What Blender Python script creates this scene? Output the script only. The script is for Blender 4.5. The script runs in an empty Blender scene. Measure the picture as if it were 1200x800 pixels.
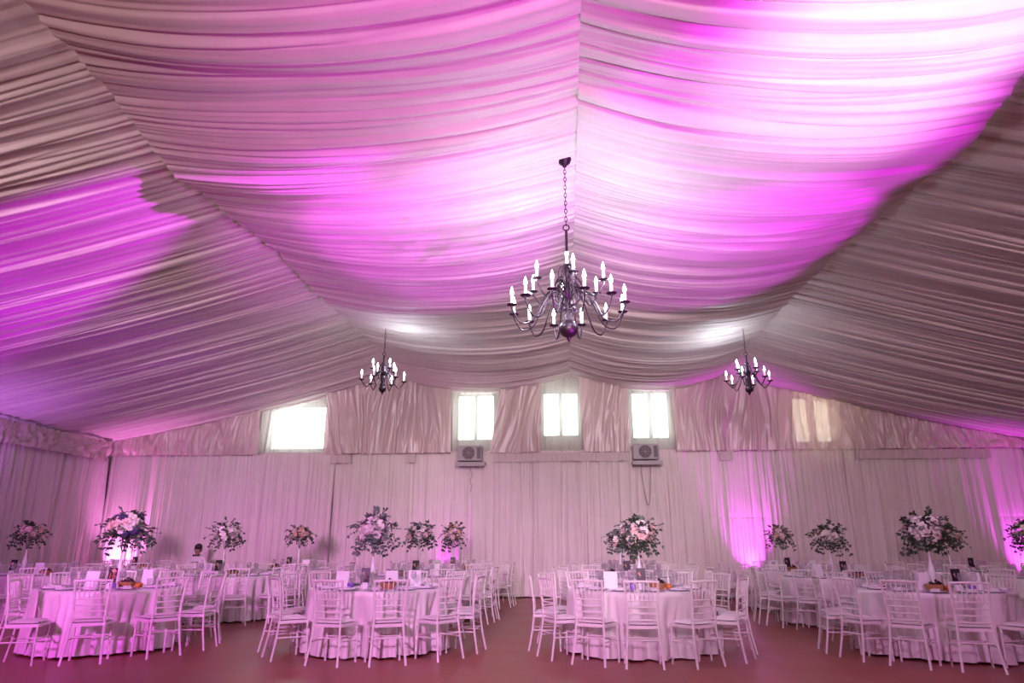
import bpy, math, random
import numpy as np
from mathutils import Vector, Matrix
PI = math.pi
rad = math.radians
sc = bpy.context.scene
COL = sc.collection
rnd = random.Random(7)

# ------------------------------------------------------------------ materials
def srgb(r, g, b):
    f = lambda c: (c / 12.92 if c <= .04045 else ((c + .055) / 1.055) ** 2.4)
    return (f(r / 255), f(g / 255), f(b / 255), 1)

def mat(name, col, rough=.6, metal=0., noise=0., nscale=8., sheen=0., spec=.5, emit=None, estr=0.):
    m = bpy.data.materials.new(name); m.use_nodes = True
    nt = m.node_tree; b = nt.nodes['Principled BSDF']
    b.inputs['Base Color'].default_value = col
    b.inputs['Roughness'].default_value = rough
    b.inputs['Metallic'].default_value = metal
    b.inputs['Specular IOR Level'].default_value = spec
    if sheen: b.inputs['Sheen Weight'].default_value = sheen
    if noise:
        tc = nt.nodes.new('ShaderNodeTexCoord'); n = nt.nodes.new('ShaderNodeTexNoise')
        n.inputs['Scale'].default_value = nscale; n.inputs['Detail'].default_value = 4
        r = nt.nodes.new('ShaderNodeValToRGB')
        r.color_ramp.elements[0].position = .3; r.color_ramp.elements[1].position = .7
        r.color_ramp.elements[0].color = tuple(c * (1 - noise) for c in col[:3]) + (1,)
        r.color_ramp.elements[1].color = tuple(min(1, c * (1 + noise)) for c in col[:3]) + (1,)
        nt.links.new(tc.outputs['Object'], n.inputs['Vector'])
        nt.links.new(n.outputs['Fac'], r.inputs['Fac'])
        nt.links.new(r.outputs['Color'], b.inputs['Base Color'])
    if emit:
        b.inputs['Emission Color'].default_value = emit
        b.inputs['Emission Strength'].default_value = estr
    return m

def sheer_mat(name, col, wd, wt, wtr, gl=0.):
    """woven voile: part diffuse, part translucent, part open weave"""
    m = bpy.data.materials.new(name); m.use_nodes = True
    nt = m.node_tree; nt.nodes.clear()
    out = nt.nodes.new('ShaderNodeOutputMaterial')
    d = nt.nodes.new('ShaderNodeBsdfDiffuse'); d.inputs['Color'].default_value = col
    t = nt.nodes.new('ShaderNodeBsdfTranslucent'); t.inputs['Color'].default_value = col
    x = nt.nodes.new('ShaderNodeBsdfTransparent')
    m1 = nt.nodes.new('ShaderNodeMixShader'); m1.inputs[0].default_value = wt / (wd + wt)
    m2 = nt.nodes.new('ShaderNodeMixShader'); m2.inputs[0].default_value = wtr
    nt.links.new(d.outputs[0], m1.inputs[1]); nt.links.new(t.outputs[0], m1.inputs[2])
    nt.links.new(m1.outputs[0], m2.inputs[1]); nt.links.new(x.outputs[0], m2.inputs[2])
    g = nt.nodes.new('ShaderNodeBsdfGlossy'); g.inputs['Roughness'].default_value = .42
    m3 = nt.nodes.new('ShaderNodeMixShader'); m3.inputs[0].default_value = gl
    nt.links.new(m2.outputs[0], m3.inputs[1]); nt.links.new(g.outputs[0], m3.inputs[2])
    nt.links.new(m3.outputs[0], out.inputs[0])
    return m

def thin_glass(name, tint):
    m = bpy.data.materials.new(name); m.use_nodes = True
    nt = m.node_tree; nt.nodes.clear()
    out = nt.nodes.new('ShaderNodeOutputMaterial')
    x = nt.nodes.new('ShaderNodeBsdfTransparent'); x.inputs[0].default_value = tint
    df = nt.nodes.new('ShaderNodeBsdfTranslucent'); df.inputs[0].default_value = (.95, .93, .97, 1)
    m0 = nt.nodes.new('ShaderNodeMixShader'); m0.inputs[0].default_value = .16
    nt.links.new(x.outputs[0], m0.inputs[1]); nt.links.new(df.outputs[0], m0.inputs[2])
    g = nt.nodes.new('ShaderNodeBsdfGlossy'); g.inputs['Roughness'].default_value = .08
    lw = nt.nodes.new('ShaderNodeLayerWeight'); lw.inputs[0].default_value = .08
    mx = nt.nodes.new('ShaderNodeMixShader')
    nt.links.new(lw.outputs['Facing'], mx.inputs[0])
    nt.links.new(m0.outputs[0], mx.inputs[1]); nt.links.new(g.outputs[0], mx.inputs[2])
    nt.links.new(mx.outputs[0], out.inputs[0])
    return m

M = dict(
    ceil=mat('ivory_voile_swag', (.68, .585, .57, 1), .62, sheen=.25, noise=.04, nscale=3),
    drape=mat('ivory_voile_drape', (.70, .62, .61, 1), .7, sheen=.2, noise=.03, nscale=2),
    satin=mat('blush_satin', (.64, .51, .51, 1), .42, sheen=.2),
    band=mat('shaded_header', (.60, .49, .50, 1), .7),  # darker than the drape, carries the shade on its heading
    sheer=sheer_mat('white_sheer', (.88, .88, .82, 1), .25, .75, .52),
    trans=sheer_mat('blush_sheer_satin', (.74, .575, .57, 1), .76, .24, .06, .14),
    cloth=mat('white_satin_cloth', (.80, .74, .74, 1), .38, sheen=.3),
    chair=mat('white_painted_wood', (.80, .74, .74, 1), .35),
    cushion=mat('white_seat_fabric', (.76, .68, .69, 1), .7, sheen=.2),
    dark=mat('dark_strap', (.02, .015, .02, 1), .6),
    metal=mat('aged_bronze', (.05, .03, .045, 1), .42, .8),
    candle=mat('glowing_candle_sleeve', (.85, .82, .80, 1), .5, emit=(1, .85, .95, 1), estr=.5),  # faint emission stands in for bulb light on the sleeves
    bulb=mat('lit_flame_bulb', (1, 1, 1, 1), .2, emit=(.86, .91, 1, 1), estr=22),
    plastic=mat('pale_grey_plastic', (.38, .33, .35, 1), .5),
    grille=mat('dark_fan_grille', (.10, .07, .085, 1), .6),
    frame=mat('grey_window_frame', (.14, .13, .14, 1), .6),
    pane=mat('daylit_pane', (.9, .9, .9, 1), .2, emit=(.93, 1, .95, 1), estr=4.0),
    pane_warm=mat('daylit_pane_warm', (.9, .9, .8, 1), .2, emit=(1, .97, .72, 1), estr=5.0),
    wall=mat('cream_wall', (.55, .50, .48, 1), .8, noise=.05),
    vase=mat('white_glazed_vase', (.85, .82, .83, 1), .25),
    glass=thin_glass('clear_glass', (.985, .98, .99, 1)),
    plate=mat('lavender_glass_charger', (.55, .50, .66, 1), .12, spec=.8),
    napkin=mat('white_napkin', (.80, .76, .78, 1), .7),
    card=mat('white_card', (.84, .82, .84, 1), .6),
    navy=mat('dark_navy_card', (.02, .013, .03, 1), .4),
    orange=mat('orange_ink', (.62, .16, .06, 1), .5),
    peachink=mat('peach_ink', (.70, .36, .26, 1), .5),
    leaf=mat('dark_green_leaf', (.035, .06, .035, 1), .5, noise=.4, nscale=40),
    leafg=mat('grey_green_leaf', (.10, .13, .12, 1), .55, noise=.3, nscale=40),
    stem=mat('green_stem', (.06, .09, .04, 1), .6),
    rosew=mat('white_rose', (.82, .76, .73, 1), .6),
    roseb=mat('blush_rose', (.78, .56, .54, 1), .6),
    rosep=mat('peach_rose', (.70, .46, .33, 1), .6),
    hyd=mat('blue_hydrangea', (.06, .05, .15, 1), .6),
    wicker=mat('tan_wicker', (.42, .20, .08, 1), .6, noise=.3, nscale=60),
    grape=mat('dark_grape', (.035, .008, .014, 1), .35),
    citrus=mat('orange_fruit', (.62, .20, .03, 1), .45),
    floor=None,
    skin=mat('skin', (.30, .16, .12, 1), .55),
    hair=mat('black_hair', (.012, .009, .010, 1), .5),
    shirt=mat('white_shirt', (.72, .66, .68, 1), .7),
    trouser=mat('black_trousers', (.02, .02, .022, 1), .7),
    par=mat('black_lamp_body', (.02, .02, .022, 1), .45),
    lens=mat('magenta_led_lens', (.8, .1, .8, 1), .3, emit=(1, .12, 1, 1), estr=18),
    candleholder=mat('violet_glass', (.22, .12, .50, 1), .1, spec=.8),
)
def floor_mat():
    m = bpy.data.materials.new('red_brown_tile_floor'); m.use_nodes = True
    nt = m.node_tree; b = nt.nodes['Principled BSDF']
    tc = nt.nodes.new('ShaderNodeTexCoord')
    br = nt.nodes.new('ShaderNodeTexBrick'); br.offset = 0
    br.inputs['Scale'].default_value = 1; br.inputs['Mortar Size'].default_value = .006
    br.inputs['Brick Width'].default_value = 1.2; br.inputs['Row Height'].default_value = 1.2
    br.inputs['Color1'].default_value = (.285, .062, .038, 1); br.inputs['Color2'].default_value = (.255, .056, .035, 1)
    br.inputs['Mortar'].default_value = (.18, .045, .034, 1)
    n = nt.nodes.new('ShaderNodeTexNoise'); n.inputs['Scale'].default_value = 1.3; n.inputs['Detail'].default_value = 6
    r = nt.nodes.new('ShaderNodeMapRange'); r.inputs['To Min'].default_value = .75; r.inputs['To Max'].default_value = 1.25
    mx = nt.nodes.new('ShaderNodeMix'); mx.data_type = 'RGBA'; mx.blend_type = 'MULTIPLY'; mx.inputs[0].default_value = 1
    nt.links.new(tc.outputs['Object'], br.inputs['Vector']); nt.links.new(tc.outputs['Object'], n.inputs['Vector'])
    nt.links.new(n.outputs['Fac'], r.inputs['Value'])
    nt.links.new(br.outputs['Color'], mx.inputs[6]); nt.links.new(r.outputs[0], mx.inputs[7])
    nt.links.new(mx.outputs[2], b.inputs['Base Color'])
    r2 = nt.nodes.new('ShaderNodeMapRange'); r2.inputs['To Min'].default_value = .30; r2.inputs['To Max'].default_value = .5
    nt.links.new(n.outputs['Fac'], r2.inputs['Value']); nt.links.new(r2.outputs[0], b.inputs['Roughness'])
    return m
M['floor'] = floor_mat()

# ------------------------------------------------------------------ helpers
class MB:
    def __init__(s): s.v = []; s.f = []; s.mi = []
    def add(s, vs, fs, k=0):
        o = len(s.v); s.v += [tuple(v) for v in vs]
        for f in fs: s.f.append(tuple(i + o for i in f)); s.mi.append(k)
    def box(s, c, d, bev=0., k=0, rotz=0.):
        x, y, z = (a / 2 for a in d)
        if bev <= 0:
            vs = [(sx * x, sy * y, sz * z) for sx in (-1, 1) for sy in (-1, 1) for sz in (-1, 1)]
            fs = [(0, 1, 3, 2), (4, 6, 7, 5), (0, 4, 5, 1), (2, 3, 7, 6), (0, 2, 6, 4), (1, 5, 7, 3)]
        else:
            b = min(bev, x * .9, y * .9, z * .9); vs = []; idx = {}
            for sx in (-1, 1):
                for sy in (-1, 1):
                    for sz in (-1, 1):
                        for a in range(3):
                            p = [sx * (x - b), sy * (y - b), sz * (z - b)]
                            p[a] = (sx * x, sy * y, sz * z)[a]
                            idx[(sx, sy, sz, a)] = len(vs); vs.append(tuple(p))
            fs = []
            for a in range(3):
                o = [i for i in range(3) if i != a]
                for sg in (-1, 1):
                    q = []
                    for (p1, p2) in ((-1, -1), (1, -1), (1, 1), (-1, 1)):
                        t = [0, 0, 0]; t[a] = sg; t[o[0]] = p1; t[o[1]] = p2
                        q.append(idx[(*t, a)])
                    fs.append(tuple(q))
            for a in range(3):
                o = [i for i in range(3) if i != a]
                for p1 in (-1, 1):
                    for p2 in (-1, 1):
                        q = []
                        for sg, ax in ((-1, o[0]), (1, o[0]), (1, o[1]), (-1, o[1])):
                            t = [0, 0, 0]; t[a] = sg; t[o[0]] = p1; t[o[1]] = p2
                            q.append(idx[(*t, ax)])
                        fs.append(tuple(q))
            for sx in (-1, 1):
                for sy in (-1, 1):
                    for sz in (-1, 1):
                        fs.append(tuple(idx[(sx, sy, sz, a)] for a in range(3)))
        ca, sa = math.cos(rotz), math.sin(rotz)
        s.add([(c[0] + v[0] * ca - v[1] * sa, c[1] + v[0] * sa + v[1] * ca, c[2] + v[2]) for v in vs], fs, k)
    def tube(s, pts, r, n=6, k=0, closed=False, cap=True):
        pts = [Vector(p) for p in pts]; N = len(pts)
        rs = r if isinstance(r, (list, tuple)) else [r] * N
        up = Vector((0, 0, 1)); vs = []
        t0 = (pts[1] - pts[0]).normalized()
        if abs(t0.dot(up)) > .9: up = Vector((0, 1, 0))
        for i in range(N):
            a = pts[(i - 1) % N] if closed or i > 0 else pts[i]
            b = pts[(i + 1) % N] if closed or i < N - 1 else pts[i]
            t = (b - a).normalized()
            u = (up - t * up.dot(t)).normalized(); w = t.cross(u); up = u
            for j in range(n):
                an = 2 * PI * j / n
                vs.append(pts[i] + (u * math.cos(an) + w * math.sin(an)) * rs[i])
        fs = []
        for i in range(N if closed else N - 1):
            i2 = (i + 1) % N
            for j in range(n):
                fs.append((i * n + j, i * n + (j + 1) % n, i2 * n + (j + 1) % n, i2 * n + j))
        if cap and not closed:
            fs.append(tuple(range(n - 1, -1, -1))); fs.append(tuple((N - 1) * n + j for j in range(n)))
        s.add(vs, fs, k)
    def lathe(s, prof, n=16, c=(0, 0, 0), k=0):
        """prof: (radius, z) from bottom to top; radius 0 closes"""
        vs = []; rows = []
        for (r, z) in prof:
            if r < 1e-6: rows.append([len(vs)]); vs.append((c[0], c[1], c[2] + z))
            else:
                rows.append(list(range(len(vs), len(vs) + n)))
                for j in range(n):
                    a = 2 * PI * j / n
                    vs.append((c[0] + r * math.cos(a), c[1] + r * math.sin(a), c[2] + z))
        fs = []
        for A, B in zip(rows, rows[1:]):
            for j in range(n):
                j2 = (j + 1) % n
                if len(A) == 1 and len(B) == 1: continue
                if len(A) == 1: fs.append((A[0], B[j2], B[j]))
                elif len(B) == 1: fs.append((A[j], A[j2], B[0]))
                else: fs.append((A[j], A[j2], B[j2], B[j]))
        s.add(vs, fs, k)
    def ball(s, c, r, n=10, m=6, k=0):
        rr = r if isinstance(r, (tuple, list)) else (r, r, r)
        o = len(s.v)
        s.lathe([(math.cos(-PI / 2 + PI * i / m) if 0 < i < m else 0, math.sin(-PI / 2 + PI * i / m)) for i in range(m + 1)], n, k=k)
        for i in range(o, len(s.v)):
            v = s.v[i]; s.v[i] = (c[0] + v[0] * rr[0], c[1] + v[1] * rr[1], c[2] + v[2] * rr[2])
    def mesh(s, name, mats, smooth=True):
        me = bpy.data.meshes.new(name); me.from_pydata(s.v, [], s.f)
        for m in (mats if isinstance(mats, (list, tuple)) else [mats]): me.materials.append(m)
        if len(me.materials) > 1: me.polygons.foreach_set('material_index', s.mi)
        if smooth:
            me.polygons.foreach_set('use_smooth', [True] * len(me.polygons))
            try: me.set_sharp_from_angle(angle=rad(40))
            except Exception: pass
        me.update(); return me

def put(name, me, parent=None, loc=(0, 0, 0), rot=(0, 0, 0), scale=None):
    o = bpy.data.objects.new(name, me); COL.objects.link(o)
    if parent: o.parent = parent
    o.location = loc; o.rotation_euler = rot
    if scale: o.scale = scale
    return o
def tag(o, label=None, cat=None, group=None, kind=None):
    if label: o['label'] = label
    if cat: o['category'] = cat
    if group: o['group'] = group
    if kind: o['kind'] = kind
    return o
def thing(name, label, cat, loc=(0, 0, 0), rz=0., group=None, kind=None):
    o = bpy.data.objects.new(name, None); COL.objects.link(o)
    o.empty_display_size = .1; o.location = loc; o.rotation_euler = (0, 0, rz)
    return tag(o, label, cat, group, kind)

def grid_mesh(name, P, m, flip=False, closed_u=False):
    """P: (nu, nv, 3) array"""
    nu, nv = P.shape[:2]
    me = bpy.data.meshes.new(name)
    iu = np.arange(nu if closed_u else nu - 1); iv = np.arange(nv - 1)
    A, B = np.meshgrid(iu, iv, indexing='ij'); A2 = (A + 1) % nu
    q = np.stack([A * nv + B, A2 * nv + B, A2 * nv + B + 1, A * nv + B + 1], -1).reshape(-1, 4)
    if flip: q = q[:, ::-1]
    nf = len(q)
    me.vertices.add(nu * nv); me.vertices.foreach_set('co', P.reshape(-1).astype(np.float32))
    me.loops.add(nf * 4); me.loops.foreach_set('vertex_index', q.reshape(-1).astype(np.int32))
    me.polygons.add(nf); me.polygons.foreach_set('loop_start', np.arange(0, nf * 4, 4, dtype=np.int32))
    try: me.polygons.foreach_set('loop_total', np.full(nf, 4, dtype=np.int32))
    except Exception: pass
    me.polygons.foreach_set('use_smooth', np.ones(nf, dtype=bool))
    me.materials.append(m); me.update(); me.validate()
    return me

_T = np.random.default_rng(11).uniform(-1, 1, (256, 256))
def vnoise(u, v, seed=0):
    u = np.asarray(u) + seed * 37.17; v = np.asarray(v) + seed * 91.31
    u, v = np.broadcast_arrays(u, v)
    iu = np.floor(u).astype(int); iv = np.floor(v).astype(int)
    fu = u - iu; fv = v - iv
    fu = fu * fu * fu * (fu * (fu * 6 - 15) + 10); fv = fv * fv * (3 - 2 * fv)
    g = lambda a, b: _T[a & 255, b & 255]
    return (g(iu, iv) * (1 - fu) + g(iu + 1, iv) * fu) * (1 - fv) + (g(iu, iv + 1) * (1 - fu) + g(iu + 1, iv + 1) * fu) * fv

def pleats(u, v, octs, seed=0):
    """gathered fabric along v: rounded folds with sharp creases. octs: (freq along u, freq along v, amplitude)"""
    h = 0
    for i, (fu, fv, a) in enumerate(octs):
        n = vnoise(u * fu + .8 * vnoise(u * fu * .3, v * fv * .7, seed + i + 50), v * fv, seed + i)
        h = h + a * (np.minimum(np.abs(n) * 2.2, 1.2) - .45)
    return h

# ------------------------------------------------------------------ room
YB, XL, XR, YF = 18.5, -12.75, 11.95, -8.0
RX, RZ = .24, 5.80
EZL, EZR = 4.05, 3.85

fl = MB(); fl.add([(XL - .6, YF - .4, 0), (XR + .6, YF - .4, 0), (XR + .6, YB + .6, 0), (XL - .6, YB + .6, 0)], [(0, 1, 2, 3)])
tag(put('floor', fl.mesh('floor', M['floor'], False)), 'glossy red brown tiled floor under all the tables', 'floor', kind='structure')
def wall(name, c, d, label):
    b = MB(); b.box(c, d); tag(put(name, b.mesh(name, M['wall'], False)), label, 'wall', kind='structure')
wall('wall_back', (-.4, YB + .3, 3.2), (XR - XL + 1.2, .12, 6.4), 'cream back wall behind the long curtains')
wall('wall_left', (XL - .35, 5.2, 2.3), (.1, 27.6, 4.6), 'cream side wall behind the curtain at far left')
wall('wall_right', (XR + .35, 5.2, 2.3), (.1, 27.6, 4.6), 'cream side wall behind the curtain at far right')
wall('wall_front', (-.4, YF - .3, 3.2), (XR - XL + 1.2, .1, 6.4), 'cream wall at the open end of the tent')

# ---- ceiling swags
yy = np.concatenate([np.arange(YF, 3.2, .08), np.arange(3.2, YB + .12, .0125)])
PLy = [-9, 4.56, 5.35, 6.0, 6.79, 7.6, 9.96, 11.4, 13.06, 15, 16.5, 17.6, 18.7]
PLz = [5.75, 5.80, 5.74, 5.66, 5.52, 5.64, 5.81, 5.80, 5.88, 5.95, 5.96, 5.86, 5.73]
PRy = [-9, 4.5, 5.58, 6.76, 7.6, 10.01, 12.5, 15, 18.7]
PRz = [5.6, 5.5, 5.40, 5.28, 5.42, 5.60, 5.68, 5.66, 5.64]
ceil_root = thing('ceiling', 'ivory voile ceiling gathered in sagging swags from ridge to side walls', 'ceiling', kind='structure')
def ceil_panel(x0, z0, x1, z1, sag, ns, octs, seed, endgather=(1, 1)):
    s = np.linspace(0, 1, ns)[None, :]; Y = yy[:, None]
    z0 = np.asarray(z0 if not np.isscalar(z0) else np.full(len(yy), z0))[:, None]
    z1 = np.asarray(z1 if not np.isscalar(z1) else np.full(len(yy), z1))[:, None]
    sg = sag * (1 + .22 * vnoise(Y * .55, s * 0, seed + 9) - .25 * np.exp(-((Y - 6.8) / .35) ** 2))
    prof = 4 * s * (1 - s)
    Z = z0 + (z1 - z0) * s - sg * prof
    env = .45 + .55 * np.minimum(1, prof * 1.4)
    h = pleats(Y + .08 * vnoise(s * 1.3, Y * .6, seed + 3), s + .0 * Y, octs[:2], seed) * env + pleats(Y, s, octs[2:], seed + 20)
    # seam where the panels lap at the frame
    h = h + .03 * np.exp(-((Y - 6.86) / .03) ** 2)
    Z = Z - h
    X = x0 + (x1 - x0) * s + 0 * Y
    return np.stack([X, Y + 0 * s, Z], -1)
OC = [(1.5, .45, .085), (4.0, .5, .055), (9.5, .6, .034), (22, .7, .015)]
zpl = np.interp(yy, PLy, PLz); zpr = np.interp(yy, PRy, PRz)
XPL, XPR = -4.49, 4.25
def cp(P, seed, flip):
    put('fabric_panel', grid_mesh('ceiling_fabric', P, M['ceil'], flip), ceil_root)
cp(ceil_panel(RX, RZ, XPL, zpl, .30, 56, OC, 1, ), 1, True)
cp(ceil_panel(RX, RZ, XPR, zpr, .30, 56, OC, 2), 2, False)
OS = [(2.6, .4, .05), (7.0, .5, .050), (15, .7, .030), (28, .8, .012)]
cp(ceil_panel(XPL + .10, zpl + .16, XL - .1, EZL, .10, 56, OS, 3), 3, True)
cp(ceil_panel(XPR - .10, zpr + .16, XR + .1, EZR, .10, 56, OS, 4), 4, False)
def ceil_z(x):
    """height of the ceiling fabric where it meets the back wall"""
    if x < XPL: s = (x - XPL) / (XL - XPL); return 5.76 + (EZL - 5.76) * s - .4 * s * (1 - s)
    if x < RX: s = (x - RX) / (XPL - RX); return RZ + (5.73 - RZ) * s - 1.2 * s * (1 - s)
    if x < XPR: s = (x - RX) / (XPR - RX); return RZ + (5.64 - RZ) * s - 1.2 * s * (1 - s)
    s = (x - XPR) / (XR - XPR); return 5.67 + (EZR - 5.67) * s - .4 * s * (1 - s)

# ---- curtains
def curtain(name, along, a0, a1, pos, z0, z1, octs, seed, m, label, group, step=.016, nz=26, sgn=-1, seam=1.97, parent=None, skew=0., lean=None, cat='curtain', flare=.25):
    """hanging pleated fabric; along 'x' hangs at y=pos, along 'y' hangs at x=pos"""
    U = np.arange(a0, a1 + step, step)[:, None]
    t = np.linspace(0, 1, nz)[None, :]
    if seam: t = np.unique(np.concatenate([t[0], [(seam - z0) / 3.7 + d for d in (-.006, 0, .006)]]))[None, :]; t = t[(t >= 0) & (t <= 1)][None, :]
    z1a = np.array([z1(float(u)) for u in U[:, 0]])[:, None] if callable(z1) else z1
    Zr = z0 + (z1a - z0) * t
    Uw = U + skew * (t - .5) * vnoise(U * 1.3, t * 1.0, seed + 7)
    h = pleats(Uw, t * 1.0 + U * 0, octs, seed) * (1.0 + flare * (1 - t))
    if seam: h = h - .007 * np.exp(-((Zr - seam) / .012) ** 2)
    if lean:
        Ue = a0 + (U - a0) * (1 + 0 * t)
        l0, l1 = lean      # sideways offset of the two edges at the bottom
        w = (U - a0) / (a1 - a0)
        Uo = Ue + (1 - t) * (l0 * (1 - w) + l1 * w)
    else: Uo = U + 0 * t
    D = pos + sgn * h
    P = np.stack([Uo, D, Zr + 0 * Uo], -1) if along == 'x' else np.stack([D, Uo, Zr + 0 * Uo], -1)
    o = put(name, grid_mesh(name, P, m, flip=(along == 'x')), parent)
    if not parent: tag(o, label, cat, group)
    return o
OD = [(3.0, .6, .060), (8.0, .7, .056), (18, .9, .020)]
spans = [(XL + .13, -6.2, 'back curtain from the far left corner to under the left window'),
         (-6.235, -2.9, 'back curtain between the left window and the left air conditioner'),
         (-2.9, -2.0, 'narrow back curtain gathered under the left air conditioner'),
         (-2.0, 1.75, 'wide back curtain between the two air conditioners'),
         (1.75, 2.75, 'narrow back curtain gathered under the right air conditioner'),
         (2.75, 7.3, 'back curtain right of the right air conditioner, lit by a magenta uplight'),
         (7.3, XR - .05, 'back curtain running to the far right corner')]
for i, (a, b, l) in enumerate(spans):
    curtain('curtain', 'x', a + .003, b - .003, YB, .03, 3.72, OD, 30 + i, M['drape'], l.replace('back curtain', 'ivory back curtain'), 'ivory back wall curtains')
curtain('curtain', 'y', YF + .15, YB - .04, XL + .02, .03, 3.62, OD, 41, M['drape'], 'ivory pleated curtain along the left side wall', 'side curtains', sgn=1, step=.03)
curtain('curtain', 'y', YF + .15, YB - .16, XR - .02, .03, 3.70, OD, 42, M['drape'], 'ivory pleated curtain along the right side wall', 'side curtains', sgn=-1, step=.03)
curtain('curtain', 'x', XL + .12, XR - .12, YF, .03, 5.0, OD, 43, M['drape'], 'ivory pleated curtain across the open tent end', 'side curtains', sgn=1, step=.05)
# gathered pelmets
OV = [(2.4, .9, .105), (6.0, 1.3, .075), (14, 2.0, .026)]
vz = lambda x: ceil_z(x) + .12
HEM = 3.66
for i, (a, b, ln, l) in enumerate([
        (XL + .1, -8.32, (0, 0), 'blush satin valance in the far left corner beside the wide bright window'),
        (-6.50, -3.02, (0, 0.05), 'blush satin valance between the wide left window and its neighbour'),
        (-1.62, -.52, (-.32, -.05), 'blush satin valance left of the middle window'),
        (.48, 1.80, (.10, .0), 'blush satin valance right of the middle window'),
        (2.98, XR - .1, (0, 0), 'long blush satin valance running to the far right corner')]):
    curtain('valance', 'x', a, b, YB - .22, HEM, vz, OV, 60 + i, M['trans'], l, 'blush satin valances', seam=None, nz=20, skew=.5, lean=ln, cat='valance')
for i, (a, b, l) in enumerate([(-8.40, -6.42, 'white sheer glowing over the wide left window'),
                               (-3.10, -1.50, 'white sheer over the window above the left air conditioner'),
                               (-.62, .58, 'white sheer over the middle window under the ridge'),
                               (1.78, 3.06, 'white sheer over the window above the right air conditioner')]):
    curtain('sheer_curtain', 'x', a, b, YB - .06, HEM + .07, vz, [(5, .8, .03), (12, 1, .012)], 70 + i, M['sheer'], l, 'sheer window curtains', seam=None, nz=16, cat='curtain')
curtain('valance', 'y', YF + .15, YB - .38, XL + .26, 3.5, 4.02, [(5, 2.5, .06), (11, 4, .05), (22, 5, .02)], 77, M['satin'], 'ruched satin valance along the top of the left side curtain', 'blush satin valances', seam=None, sgn=1, nz=14, step=.03, cat='valance')
curtain('valance', 'y', YF + .15, YB - .38, XR - .26, 3.62, 3.9, [(3.5, 2, .06), (9, 3, .05), (20, 4, .02)], 78, M['satin'], 'ruched satin valance along the top of the right side curtain', 'blush satin valances', seam=None, sgn=-1, nz=14, step=.03, cat='valance')
# drape heading showing under the hem, its shade put into a darker colour
for i, (a, b, l) in enumerate([(-6.32, -5.75, 'shade-darkened curtain heading just right of the wide left window'),
                               (-4.25, -3.95, 'short shade-darkened curtain heading left of the left air conditioner'),
                               (-1.85, 1.70, 'long shade-darkened curtain heading between the two air conditioners'),
                               (4.10, 4.45, 'short shade-darkened curtain heading above the magenta lit curtain'),
                               (7.55, 10.9, 'long shade-darkened curtain heading under the far right valance')]):
    curtain('curtain_heading', 'x', a, b, YB - .13, 3.42, 3.655, [(9, .5, .026), (22, .5, .016)], 80 + i, M['band'], l, 'shade-darkened curtain headings', seam=None, nz=5, cat='curtain heading')

# ---- windows
def window(k, xc, zc, w, h, pm, mull, label, gap=.05):
    r = thing('window_%d' % k, label, 'window', (xc, YB + .2, zc), kind='structure')
    f = MB(); t = .06
    for sx in (-1, 1): f.box((sx * (w / 2 + t / 2), 0, 0), (t, .08, h + 2 * t), .006)
    for sz in (-1, 1): f.box((0, 0, sz * (h / 2 + t / 2)), (w, .08, t), .006)
    put('window_frame', f.mesh('window_frame', M['frame']), r)
    if mull:
        b = MB(); b.box((0, -.02, 0), (mull, .07, h), .006)
        o = put('mullion', b.mesh('mullion', M['frame']), r)
        hd = MB(); hd.tube([(.24, -.03, -.12), (.24, -.07, -.12), (.24, -.07, -.27)], .012)
        put('handle', hd.mesh('handle', M['frame']), r)
    for sx in (-1, 1):
        p = MB(); p.box((sx * (w / 4 + mull / 4), .02, 0), (w / 2 - mull / 2, .012, h))
        put('pane', p.mesh('pane', pm), r)
window(1, -7.35, 4.45, 1.60, 1.15, M['pane'], .0, 'wide bright window high at left behind a white sheer')
window(2, -2.37, 4.68, .98, 1.22, M['pane'], .10, 'bright two-sash window above the left air conditioner')
window(3, -.02, 4.74, .92, 1.16, M['pane'], .10, 'bright two-sash window under the ridge in the middle')
window(4, 2.41, 4.68, .94, 1.22, M['pane'], .10, 'bright two-sash window above the right air conditioner')
window(5, 6.68, 4.5, .92, 1.16, M['pane_warm'], .20, 'yellowish window glowing through the valance at right')

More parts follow.
